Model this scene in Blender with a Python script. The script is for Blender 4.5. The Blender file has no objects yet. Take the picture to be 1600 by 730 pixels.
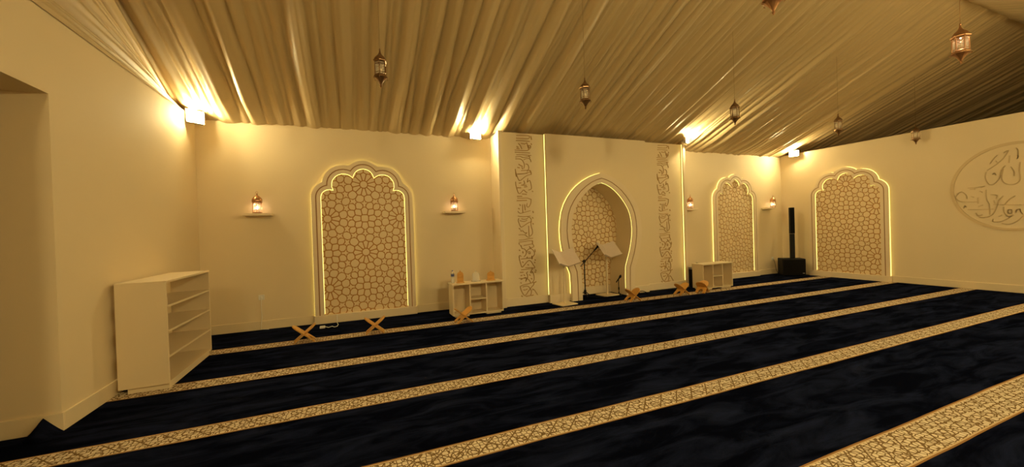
import bpy, bmesh, math, random
from mathutils import Vector, Matrix
from mathutils.geometry import tessellate_polygon
random.seed(7)
PI = math.pi
SC = bpy.context.scene
COL = SC.collection

# ------------------------------------------------------------------ camera, world, exposure
CAM = Vector((2.2233, -7.4032, 1.5))
YAW, PITCH, ROLL, FPX = 0.39140, -0.00881, -0.03223, 600.84
L, H = 13.85, 3.40            # room length along the main wall, wall height
TAN = 0.43                    # slope of the tent roof
YR = -4.27                    # ridge line
YB = 2 * YR                   # wall behind the camera
LAMP_RGB = (1.0, 0.81, 0.40)
LAMP_W = dict(corner=9.5, wall=11.0, mihrab=8.0, right=9.5, rear=16.5, next=9.0)
LED_STRENGTH = 2.7

cam_d = bpy.data.cameras.new('camera')
cam = bpy.data.objects.new('camera', cam_d)
COL.objects.link(cam)
f = Vector((math.sin(YAW) * math.cos(PITCH), math.cos(YAW) * math.cos(PITCH), math.sin(PITCH)))
r = Vector((math.cos(YAW), -math.sin(YAW), 0))
u = r.cross(f)
r2 = math.cos(ROLL) * r + math.sin(ROLL) * u
u2 = -math.sin(ROLL) * r + math.cos(ROLL) * u
M = Matrix((r2, u2, -f)).transposed().to_4x4()
M.translation = CAM
cam.matrix_world = M
cam_d.sensor_fit = 'HORIZONTAL'
cam_d.sensor_width = 36.0
cam_d.lens = FPX / 1600 * 36.0
cam_d.clip_start = 0.02
cam_d.clip_end = 100
SC.camera = cam

w = bpy.data.worlds.new('world')
SC.world = w
w.use_nodes = True
w.node_tree.nodes['Background'].inputs[0].default_value = (0.30, 0.22, 0.12, 1)
w.node_tree.nodes['Background'].inputs[1].default_value = 0.02
SC.view_settings.view_transform = 'Standard'
SC.view_settings.look = 'None'
SC.view_settings.exposure = 0.0
SC.view_settings.gamma = 1.0
SC.view_settings.use_curve_mapping = False


# ------------------------------------------------------------------ materials
def new_mat(name):
    m = bpy.data.materials.new(name)
    m.use_nodes = True
    nt = m.node_tree
    return m, nt, nt.nodes['Principled BSDF']


def mat(name, rgb, rough=0.6, metal=0.0, noise=0.0, nscale=6.0, bump=0.0, bscale=60.0, spec=None, sheen=0.0):
    m, nt, b = new_mat(name)
    b.inputs['Roughness'].default_value = rough
    b.inputs['Metallic'].default_value = metal
    if spec is not None:
        b.inputs['Specular IOR Level'].default_value = spec
    if sheen:
        b.inputs['Sheen Weight'].default_value = sheen
    b.inputs['Base Color'].default_value = (*rgb, 1)
    tc = nt.nodes.new('ShaderNodeTexCoord')
    n = nt.nodes.new('ShaderNodeTexNoise')
    n.inputs['Scale'].default_value = nscale
    n.inputs['Detail'].default_value = 4
    nt.links.new(tc.outputs['Object'], n.inputs['Vector'])
    if noise:
        mx = nt.nodes.new('ShaderNodeMix'); mx.data_type = 'RGBA'
        mx.inputs[6].default_value = (*[c * (1 - noise) for c in rgb], 1)
        mx.inputs[7].default_value = (*[min(1, c * (1 + noise)) for c in rgb], 1)
        nt.links.new(n.outputs['Fac'], mx.inputs[0])
        nt.links.new(mx.outputs[2], b.inputs['Base Color'])
    if bump:
        n2 = nt.nodes.new('ShaderNodeTexNoise'); n2.inputs['Scale'].default_value = bscale
        bp = nt.nodes.new('ShaderNodeBump'); bp.inputs['Strength'].default_value = bump
        bp.inputs['Distance'].default_value = 0.01
        nt.links.new(tc.outputs['Object'], n2.inputs['Vector'])
        nt.links.new(n2.outputs['Fac'], bp.inputs['Height'])
        nt.links.new(bp.outputs['Normal'], b.inputs['Normal'])
    return m


def emis(name, rgb, s):
    m, nt, b = new_mat(name)
    b.inputs['Base Color'].default_value = (0.8, 0.8, 0.8, 1)
    b.inputs['Emission Color'].default_value = (*rgb, 1)
    b.inputs['Emission Strength'].default_value = s
    return m


def wood_mat(name, a, c):
    m, nt, b = new_mat(name)
    tc = nt.nodes.new('ShaderNodeTexCoord')
    mp = nt.nodes.new('ShaderNodeMapping'); mp.inputs['Scale'].default_value = (4, 30, 30)
    n = nt.nodes.new('ShaderNodeTexNoise'); n.inputs['Scale'].default_value = 3; n.inputs['Detail'].default_value = 6
    cr = nt.nodes.new('ShaderNodeValToRGB')
    cr.color_ramp.elements[0].position = 0.35; cr.color_ramp.elements[0].color = (*a, 1)
    cr.color_ramp.elements[1].position = 0.7; cr.color_ramp.elements[1].color = (*c, 1)
    nt.links.new(tc.outputs['Object'], mp.inputs[0]); nt.links.new(mp.outputs[0], n.inputs['Vector'])
    nt.links.new(n.outputs['Fac'], cr.inputs[0]); nt.links.new(cr.outputs[0], b.inputs['Base Color'])
    b.inputs['Roughness'].default_value = 0.38
    return m


def glass_mat():
    m, nt, b = new_mat('lantern_glass')
    b.inputs['Base Color'].default_value = (0.95, 0.85, 0.68, 1)
    b.inputs['Roughness'].default_value = 0.06
    b.inputs['Alpha'].default_value = 0.28
    b.inputs['Specular IOR Level'].default_value = 0.8
    return m


def carpet_mat(stripes):
    m, nt, b = new_mat('carpet_navy' if not stripes else 'carpet')
    N, K = nt.nodes.new, nt.links.new
    tc = N('ShaderNodeTexCoord')
    # velvet pile brushed in different directions
    mp = N('ShaderNodeMapping'); mp.inputs['Scale'].default_value = (0.9, 3.2, 1); mp.inputs['Rotation'].default_value = (0, 0, 0.5)
    n1 = N('ShaderNodeTexNoise'); n1.inputs['Scale'].default_value = 1.7; n1.inputs['Detail'].default_value = 7; n1.inputs['Roughness'].default_value = 0.62
    n1.inputs['Distortion'].default_value = 0.8
    K(tc.outputs['Object'], mp.inputs[0]); K(mp.outputs[0], n1.inputs['Vector'])
    cr = N('ShaderNodeValToRGB')
    cr.color_ramp.elements[0].position = 0.42; cr.color_ramp.elements[0].color = (0.0014, 0.0018, 0.0048, 1)
    cr.color_ramp.elements[1].position = 0.72; cr.color_ramp.elements[1].color = (0.0110, 0.0145, 0.0370, 1)
    K(n1.outputs['Fac'], cr.inputs[0])
    base = cr.outputs[0]
    n3 = N('ShaderNodeTexNoise'); n3.inputs['Scale'].default_value = 190; n3.inputs['Detail'].default_value = 2
    K(tc.outputs['Object'], n3.inputs['Vector'])
    bp = N('ShaderNodeBump'); bp.inputs['Strength'].default_value = 0.5; bp.inputs['Distance'].default_value = 0.006
    K(n3.outputs['Fac'], bp.inputs['Height'])
    bp2 = N('ShaderNodeBump'); bp2.inputs['Strength'].default_value = 0.35; bp2.inputs['Distance'].default_value = 0.03
    K(n1.outputs['Fac'], bp2.inputs['Height']); K(bp.outputs[0], bp2.inputs['Normal'])
    K(bp2.outputs[0], b.inputs['Normal'])
    b.inputs['Roughness'].default_value = 0.85
    b.inputs['Specular IOR Level'].default_value = 0.0
    if stripes:
        sep = N('ShaderNodeSeparateXYZ'); K(tc.outputs['Object'], sep.inputs[0])

        def math_(op, a, c=None):
            q = N('ShaderNodeMath'); q.operation = op
            for i, v in enumerate((a, c)):
                if v is None: continue
                if isinstance(v, (int, float)): q.inputs[i].default_value = v
                else: K(v, q.inputs[i])
            return q.outputs[0]
        mask = None; inner = None; cen = None
        wob = N('ShaderNodeTexNoise'); wob.inputs['Scale'].default_value = 1.3; K(tc.outputs['Object'], wob.inputs['Vector'])
        yy = math_('ADD', sep.outputs[1], math_('MULTIPLY', math_('SUBTRACT', wob.outputs['Fac'], 0.5), 0.018))
        for (a, c) in stripes:
            mid, hw = (a + c) / 2, abs(a - c) / 2
            d = math_('ABSOLUTE', math_('SUBTRACT', yy, mid))
            k = math_('LESS_THAN', d, hw)
            k2 = math_('LESS_THAN', d, hw - 0.022)
            k3 = math_('LESS_THAN', d, hw - 0.012)
            mask = k if mask is None else math_('MAXIMUM', mask, k)
            inner = k2 if inner is None else math_('MAXIMUM', inner, k2)
            cen = k3 if cen is None else math_('MAXIMUM', cen, k3)
        # ornament: woven lattice plus small rosettes
        vo = N('ShaderNodeTexVoronoi'); vo.feature = 'DISTANCE_TO_EDGE'; vo.inputs['Scale'].default_value = 27; vo.inputs['Randomness'].default_value = 0.45
        K(tc.outputs['Object'], vo.inputs['Vector'])
        line = math_('LESS_THAN', vo.outputs['Distance'], 0.085)
        vo2 = N('ShaderNodeTexVoronoi'); vo2.feature = 'F1'; vo2.inputs['Scale'].default_value = 8.2; vo2.inputs['Randomness'].default_value = 0.15
        K(tc.outputs['Object'], vo2.inputs['Vector'])
        d2 = vo2.outputs['Distance']
        ring = math_('LESS_THAN', math_('ABSOLUTE', math_('SUBTRACT', d2, 0.33)), 0.04)
        cx = math_('MULTIPLY', sep.outputs[0], 2 * PI / 0.175); cy = math_('MULTIPLY', sep.outputs[1], 2 * PI / 0.175)
        dia = math_('LESS_THAN', math_('ABSOLUTE', math_('SINE', math_('MULTIPLY', math_('ADD', cx, cy), 0.5))), 0.13)
        dia2 = math_('LESS_THAN', math_('ABSOLUTE', math_('SINE', math_('MULTIPLY', math_('SUBTRACT', cx, cy), 0.5))), 0.13)
        pat = math_('MAXIMUM', math_('MAXIMUM', line, ring), math_('MAXIMUM', dia, dia2))
        mixp = N('ShaderNodeMix'); mixp.data_type = 'RGBA'
        mixp.inputs[6].default_value = (0.74, 0.63, 0.45, 1); mixp.inputs[7].default_value = (0.20, 0.125, 0.05, 1)
        K(math_('MULTIPLY', pat, inner), mixp.inputs[0])
        # thin brown edge line
        edge = math_('SUBTRACT', cen, inner)
        mixe = N('ShaderNodeMix'); mixe.data_type = 'RGBA'
        K(edge, mixe.inputs[0]); K(mixp.outputs[2], mixe.inputs[6]); mixe.inputs[7].default_value = (0.60, 0.44, 0.25, 1)
        edge2 = math_('SUBTRACT', mask, cen)
        mixf = N('ShaderNodeMix'); mixf.data_type = 'RGBA'
        K(edge2, mixf.inputs[0]); K(mixe.outputs[2], mixf.inputs[6]); mixf.inputs[7].default_value = (0.30, 0.16, 0.06, 1)
        mixs = N('ShaderNodeMix'); mixs.data_type = 'RGBA'
        K(mask, mixs.inputs[0]); K(base, mixs.inputs[6]); K(mixf.outputs[2], mixs.inputs[7])
        base = mixs.outputs[2]
    K(base, b.inputs['Base Color'])
    sh = N('ShaderNodeMath'); sh.operation = 'MULTIPLY'; sh.inputs[1].default_value = 0.02
    K(n1.outputs['Fac'], sh.inputs[0]); K(sh.outputs[0], b.inputs['Sheen Weight'])
    b.inputs['Sheen Tint'].default_value = (0.35, 0.45, 0.9, 1)
    b.inputs['Sheen Roughness'].default_value = 0.5
    return m


STRIPES = [(-1.022, -1.285), (-2.329, -2.581), (-3.570, -3.803), (-4.723, -4.951), (-5.895, -6.185), (-7.10, -7.36)]
MT = {
    'wall': mat('wall_paint', (0.80, 0.66, 0.43), 0.75, noise=0.035, nscale=0.9, bump=0.05, bscale=140),
    'mdf': mat('cream_board', (0.82, 0.68, 0.47), 0.6, noise=0.02, nscale=2.0),
    'inset': mat('cream_inset', (0.82, 0.66, 0.40), 0.55, noise=0.02, nscale=2.0),
    'gold': mat('gold_line', (0.47, 0.205, 0.03), 0.5, metal=0.0, noise=0.12, nscale=12),
    'brown': mat('brown_line', (0.36, 0.17, 0.045), 0.6, noise=0.1, nscale=15),
    'engrave': mat('tan_relief', (0.50, 0.285, 0.085), 0.6, noise=0.08, nscale=12),
    'relief': mat('cream_relief', (0.68, 0.52, 0.29), 0.6, noise=0.05, nscale=8),
    'furn': mat('white_laminate', (0.78, 0.64, 0.42), 0.45, noise=0.015, nscale=3),
    'fabric': mat('ceiling_fabric', (0.60, 0.46, 0.25), 0.42, noise=0.03, nscale=1.2, bump=0.06, bscale=300, spec=0.6),
    'copper': mat('copper', (0.50, 0.27, 0.13), 0.32, metal=0.85, noise=0.25, nscale=25),
    'bronze': mat('dark_bronze', (0.26, 0.15, 0.07), 0.34, metal=0.85, noise=0.3, nscale=25),
    'glass': glass_mat(),
    'black': mat('black_plastic', (0.005, 0.005, 0.006), 0.6, noise=0.1, nscale=30, spec=0.2),
    'grille': mat('black_grille', (0.005, 0.005, 0.005), 0.8, bump=0.4, bscale=500, spec=0.1),
    'blackmetal': mat('black_metal', (0.015, 0.014, 0.013), 0.35, metal=0.4),
    'white': mat('white_plastic', (0.82, 0.79, 0.72), 0.4),
    'pale': mat('pale_panel', (0.72, 0.60, 0.50), 0.5, noise=0.05, nscale=14),
    'silver': mat('silver_metal', (0.55, 0.53, 0.50), 0.3, metal=0.8),
    'housing': mat('lamp_housing', (0.62, 0.55, 0.48), 0.4, metal=0.2),
    'wood': wood_mat('varnished_wood', (0.56, 0.27, 0.05), (0.76, 0.42, 0.10)),
    'led': emis('led_strip', (1.0, 0.86, 0.22), LED_STRENGTH),
    'bulb': emis('lantern_bulb', (1.0, 0.72, 0.48), 60.0),
    'spark': emis('lantern_led', (1.0, 0.62, 0.45), 130.0),
    'label_blue': mat('bottle_label', (0.10, 0.12, 0.30), 0.5),
    'clear': None,
}
m_, nt_, b_ = new_mat('clear_plastic')
b_.inputs['Base Color'].default_value = (0.93, 0.92, 0.86, 1); b_.inputs['Alpha'].default_value = 0.35
b_.inputs['Roughness'].default_value = 0.08
MT['clear'] = m_
MT['carpet'] = carpet_mat(STRIPES)
MT['navy'] = carpet_mat(None)


# ------------------------------------------------------------------ mesh builder
class MB:
    def __init__(s):
        s.v = []; s.f = []

    def add(s, vs, fs):
        o = len(s.v)
        s.v += [tuple(v) for v in vs]
        s.f += [tuple(i + o for i in f) for f in fs]
        return s

    def box(s, x0, x1, y0, y1, z0, z1, bev=0.0, mtx=None):
        bm = bmesh.new()
        bmesh.ops.create_cube(bm, size=1)
        for v in bm.verts:
            v.co = Vector(((x0 + x1) / 2 + v.co.x * (x1 - x0), (y0 + y1) / 2 + v.co.y * (y1 - y0), (z0 + z1) / 2 + v.co.z * (z1 - z0)))
        if bev:
            bmesh.ops.bevel(bm, geom=bm.edges[:], offset=bev, segments=2, affect='EDGES', profile=0.5)
        if mtx is not None:
            bm.transform(mtx)
        bm.verts.index_update()
        s.add([v.co[:] for v in bm.verts], [[v.index for v in fc.verts] for fc in bm.faces])
        bm.free()
        return s

    def tube(s, pts, rad, seg=8, cap=True):
        pts = [Vector(p) for p in pts]
        n = len(pts)
        rads = rad if isinstance(rad, (list, tuple)) else [rad] * n
        vs = []; up = None
        for i, p in enumerate(pts):
            d = (pts[min(i + 1, n - 1)] - pts[max(i - 1, 0)]).normalized()
            if up is None:
                up = Vector((0, 0, 1)) if abs(d.z) < 0.9 else Vector((1, 0, 0))
            a = d.cross(up).normalized(); b = a.cross(d).normalized()
            up = b
            for k in range(seg):
                t = 2 * PI * k / seg
                vs.append(p + (a * math.cos(t) + b * math.sin(t)) * rads[i])
        fs = []
        for i in range(n - 1):
            for k in range(seg):
                k2 = (k + 1) % seg
                fs.append((i * seg + k, i * seg + k2, (i + 1) * seg + k2, (i + 1) * seg + k))
        if cap:
            fs.append(tuple(range(seg))[::-1]); fs.append(tuple((n - 1) * seg + k for k in range(seg)))
        return s.add(vs, fs)

    def lathe(s, prof, seg=16, c=(0, 0, 0), rot=0.0):
        vs = []
        for (rr, z) in prof:
            for k in range(seg):
                t = 2 * PI * k / seg + rot
                vs.append((c[0] + rr * math.cos(t), c[1] + rr * math.sin(t), c[2] + z))
        fs = []
        n = len(prof)
        for i in range(n - 1):
            for k in range(seg):
                k2 = (k + 1) % seg
                fs.append((i * seg + k, i * seg + k2, (i + 1) * seg + k2, (i + 1) * seg + k))
        fs.append(tuple(range(seg))[::-1]); fs.append(tuple((n - 1) * seg + k for k in range(seg)))
        return s.add(vs, fs)

    def prism(s, poly, d0, d1, plane='xz', mtx=None):
        """poly in 2-D, extruded from depth d0 to d1 along the third axis"""
        def P(a, b, d):
            if plane == 'xz': q = Vector((a, d, b))
            elif plane == 'yz': q = Vector((d, a, b))
            else: q = Vector((a, b, d))
            return mtx @ q if mtx is not None else q
        n = len(poly)
        vs = [P(a, b, d0) for a, b in poly] + [P(a, b, d1) for a, b in poly]
        tri = tessellate_polygon([[Vector((a, b, 0)) for a, b in poly]])
        fs = [tuple(t) for t in tri] + [tuple(i + n for i in reversed(t)) for t in tri]
        fs += [(i, (i + 1) % n, n + (i + 1) % n, n + i) for i in range(n)]
        return s.add(vs, fs)

    def band(s, A, B, y0, y1, closed=False):
        """solid strip between two contours of equal length (xz), from depth y0 to y1"""
        n = len(A)
        vs = [(a, y0, b) for a, b in A] + [(a, y0, b) for a, b in B] + [(a, y1, b) for a, b in A] + [(a, y1, b) for a, b in B]
        fs = []
        for i in range(n if closed else n - 1):
            j = (i + 1) % n
            fs += [(i, j, n + j, n + i), (2 * n + i, 3 * n + i, 3 * n + j, 2 * n + j),
                   (i, 2 * n + i, 2 * n + j, j), (n + i, n + j, 3 * n + j, 3 * n + i)]
        if not closed:
            fs += [(0, n, 3 * n, 2 * n), (n - 1, 3 * n - 1, 4 * n - 1, 2 * n - 1)]
            fs[-1] = (n - 1, 2 * n - 1, 4 * n - 1, 3 * n - 1)
        return s.add(vs, fs)

    def ribbon(s, p, q, wd, y0, y1):
        """flat bar between two xz points"""
        dx, dz = q[0] - p[0], q[1] - p[1]
        l = math.hypot(dx, dz)
        if l < 1e-5: return s
        ex, ez = dx / l * wd * 0.35, dz / l * wd * 0.35
        nx, nz = -dz / l * wd / 2, dx / l * wd / 2
        p = (p[0] - ex, p[1] - ez); q = (q[0] + ex, q[1] + ez)
        a = [(p[0] + nx, p[1] + nz), (q[0] + nx, q[1] + nz), (q[0] - nx, q[1] - nz), (p[0] - nx, p[1] - nz)]
        vs = [(x, y1, z) for x, z in a] + [(x, y0, z) for x, z in a]
        return s.add(vs, [(4, 5, 6, 7), (0, 1, 5, 4), (1, 2, 6, 5), (2, 3, 7, 6), (3, 0, 4, 7)])

    def build(s, name, m, parent=None, smooth=False, auto=None):
        me = bpy.data.meshes.new(name)
        me.from_pydata(s.v, [], s.f)
        bm = bmesh.new(); bm.from_mesh(me)
        bmesh.ops.recalc_face_normals(bm, faces=bm.faces)
        if auto is not None:
            for e in bm.edges:
                if len(e.link_faces) == 2 and e.calc_face_angle(0) > auto: e.smooth = False
            for fc in bm.faces: fc.smooth = True
        elif smooth:
            for fc in bm.faces: fc.smooth = True
        bm.to_mesh(me); bm.free()
        me.materials.append(m)
        o = bpy.data.objects.new(name, me)
        COL.objects.link(o)
        if parent is not None: o.parent = parent
        return o


def tag(o, label, cat, group=None, kind=None):
    o['label'] = label
    o['category'] = cat
    if group: o['group'] = group
    if kind: o['kind'] = kind
    return o


def structure(o, label=None, cat=None):
    o['kind'] = 'structure'
    if label: o['label'] = label
    if cat: o['category'] = cat
    return o


def thing(name, label, cat, loc=(0, 0, 0), rz=0.0, group=None):
    o = bpy.data.objects.new(name, None)
    COL.objects.link(o)
    o.location = loc
    o.rotation_euler = (0, 0, rz)
    o.empty_display_size = 0.1
    return tag(o, label, cat, group)


def children(o):
    return [c for c in bpy.data.objects if c.parent == o]


def copy_tree(o, parent=None):
    c = o.copy(); COL.objects.link(c); c.parent = parent
    for ch in children(o):
        copy_tree(ch, c)
    return c


# ------------------------------------------------------------------ structure: floor, walls
structure(MB().box(-1.7, L + 0.1, YB - 0.1, 0.1, -0.10, 0.0).build('floor', MT['carpet']),
          'wall to wall navy velvet carpet with cream patterned prayer row stripes', 'floor')
structure(MB().box(-0.1, L + 0.1, 0.0, 0.12, 0, H).build('wall_back', MT['wall']), 'long cream main wall with the prayer niche', 'wall')
structure(MB().box(L, L + 0.12, YB, 0.12, 0, H).build('wall_right', MT['wall']), 'cream side wall at the right with the round relief', 'wall')
OY0, OY1, OZ = -3.135, -4.95, 2.715      # passage opening in the left wall
wl = MB().box(-0.14, 0, OY0, 0.12, 0, H).box(-0.14, 0, OY1, OY0, OZ, H).box(-0.14, 0, YB, OY1, 0, H)
wl.box(-1.7, -0.14, OY0, OY0 + 0.14, 0, OZ + 0.1).box(-1.7, -0.14, OY1 - 0.14, OY1, 0, OZ + 0.1)
wl.box(-1.84, -1.7, OY1 - 0.14, OY0 + 0.14, 0, OZ + 0.1).box(-1.7, -0.14, OY1, OY0, OZ, OZ + 0.1)
structure(wl.build('wall_left', MT['wall']), 'cream side wall at the left with a passage opening', 'wall')
structure(MB().box(-0.1, L + 0.1, YB - 0.12, YB, 0, H).build('wall_rear', MT['wall']), 'cream wall opposite the niche wall', 'wall')
T, BH = 0.018, 0.145


def base_bar(x0, x1, y0, y1):
    m = MB().box(x0, x1, y0, y1, 0, BH, 0.004)
    return m


structure(MB().box(0, 1.57, -T, 0, 0, BH, .004).box(3.28, 4.85, -T, 0, 0, BH, .004).box(9.64, 11.01, -T, 0, 0, BH, .004)
          .box(12.72, L, -T, 0, 0, BH, .004).build('baseboard_back', MT['wall']))
structure(MB().box(0, T, OY0, 0, 0, BH, .004).box(0, T, YB, OY1, 0, BH, .004).box(-1.7, T, OY0 - T, OY0, 0, BH, .004).build('baseboard_left', MT['wall']))
structure(MB().box(L - T, L, -0.76, 0, 0, BH, .004).box(L - T, L, YB, -2.48, 0, BH, .004).build('baseboard_right', MT['wall']))


# ------------------------------------------------------------------ draped tent ceiling
def pleats(x0, x1, rnd, wmin, wmax):
    p = [x0]
    while p[-1] < x1:
        t = rnd.random()
        k = 1.0 if p[-1] < 5.5 else 0.72
        p.append(p[-1] + (wmin + (wmax - wmin) * t * t) * k)
    return p


class Drape:
    def __init__(s, x0, x1, seed, wmin=0.09, wmax=0.36):
        rnd = random.Random(seed)
        s.p = pleats(x0 - 0.6, x1 + 0.6, rnd, wmin, wmax)
        s.ph = [rnd.random() * 6.28 for _ in s.p]
        s.dr = [rnd.uniform(-0.03, 0.03) for _ in s.p]
        s.sk = [rnd.uniform(0.45, 1.7) for _ in s.p]
        s.am = [rnd.uniform(0.30, 0.68) for _ in s.p]

    def pos(s, i, t):
        return s.p[i] + s.dr[i] * math.sin(2.2 * t + s.ph[i]) * min(1, t * 2) + 0.010 * math.sin(5 * t + 2 * s.ph[i])

    def profile(s, t):
        ps = [s.pos(i, t) for i in range(len(s.p))]
        for i in range(1, len(ps)):
            if ps[i] < ps[i - 1] + 0.02: ps[i] = ps[i - 1] + 0.02
        return ps

    def depth(s, ps, x, t, k):
        while k < len(ps) - 2 and x > ps[k + 1]: k += 1
        wd = ps[k + 1] - ps[k]
        uu = min(1, max(0, (x - ps[k]) / wd))
        uu = uu ** s.sk[k]
        d = s.am[k] * wd * (math.sin(PI * uu) ** 0.55)
        d += 0.006 * math.sin(uu * 17 + s.ph[k] + t * 3) * math.sin(PI * uu)
        return d, k


def roof_z(y):
    return H + TAN * (-y if y > YR else (y - YB))


def roof_mesh(x0, x1, y0, y1, seed, wmin=0.08, wmax=0.29):
    D = Drape(x0, x1, seed, wmin, wmax)
    nx = int((x1 - x0) / 0.018); ny = 26
    vs = []; fs = []
    for j in range(ny + 1):
        t = j / ny
        tt = t ** 1.25
        y = y0 + (y1 - y0) * tt
        ps = D.profile(tt * 2.2)
        k = 0
        pinch = (0.10 + 0.90 * min(1, t * 4.5)) * (1 - 0.97 * max(0, (t - 0.8) / 0.2))
        sag = 0.10 * math.sin(PI * t)
        for i in range(nx + 1):
            x = x0 + (x1 - x0) * i / nx
            d, k = D.depth(ps, x, tt, k)
            zr = H + TAN * (-y if y0 > y1 else (y - YB))
            vs.append((x, y, zr - 0.005 - sag * 0.25 - d * pinch))
    for j in range(ny):
        for i in range(nx):
            a = j * (nx + 1) + i
            fs.append((a, a + 1, a + nx + 2, a + nx + 1))
    return vs, fs


XR = 29.0                     # the tent roof runs on beyond the low right wall
v1, f1 = roof_mesh(-0.30, XR, 0.10, YR - 0.10, 3)
v2, f2 = roof_mesh(-0.30, XR, YB - 0.1, YR + 0.10, 11)
rf = MB().add(v1, f1).build('ceiling', MT['fabric'], smooth=True)
structure(rf, 'pleated cream fabric lining the tent roof', 'ceiling')
# flip so that the ridge meets; second slope of the roof
rf2 = MB().add(v2, f2).build('ceiling', MT['fabric'], smooth=True)
structure(rf2, 'pleated cream fabric lining on the roof slope over the camera side', 'ceiling')
# closing wall far beyond the low right wall (roof runs on over it)
structure(MB().box(XR - 0.05, XR + 0.05, YB, 0.12, 2.0, 5.6).box(L + 0.12, XR, 0.0, 0.12, 2.0, H + 0.1).box(L + 0.12, XR, YB - 0.12, YB, 2.0, H + 0.1)
          .box(L + 0.12, XR, YB, 0.1, 3.1, 3.2).build('wall_outer', MT['fabric']))


def gable(sign):
    """fabric filling the triangle between the level left wall top and the rising roof; folds fan from the eave corner"""
    D = Drape(0, 1, 21 + sign, 0.06, 0.24)
    nr, na = 40, 200
    a1 = math.atan(TAN) + 0.035
    vs = []; fs = []
    Lr = abs(YR) / math.cos(a1) + 0.4
    for i in range(nr + 1):
        rr = 0.02 + Lr * i / nr
        ps = D.profile(rr * 0.3)
        k = 0
        for j in range(na + 1):
            v = j / na
            ang = a1 * v
            d, k = D.depth(ps, v, rr, k)
            d = (d * rr * 0.60) * min(1.0, v * 9 + 0.02) * min(1.0, (1 - v) * 9 + 0.05)
            yy = rr * math.cos(ang); zz = rr * math.sin(ang) - 0.025 * (1 - v)
            xx = 0.010 * (1 - v) - 0.26 * v + d
            if yy > abs(YR): 
                s_ = abs(YR) / yy
                yy = abs(YR)
            y = -yy if sign > 0 else YB + yy
            vs.append((xx, y, H + zz))
    for i in range(nr):
        for j in range(na):
            a = i * (na + 1) + j
            fs.append((a, a + 1, a + na + 2, a + na + 1))
    return vs, fs


for sg in (1, -1):
    gv, gf = gable(sg)
    o = MB().add(gv, gf).build('gable_drape', MT['fabric'], smooth=True)
    o['kind'] = 'structure'
    tag(o, 'fanned fabric folds filling the gable over the left wall' + (' beside the corner lamp' if sg > 0 else ', half towards the rear wall'), 'drape', kind='structure')


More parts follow.
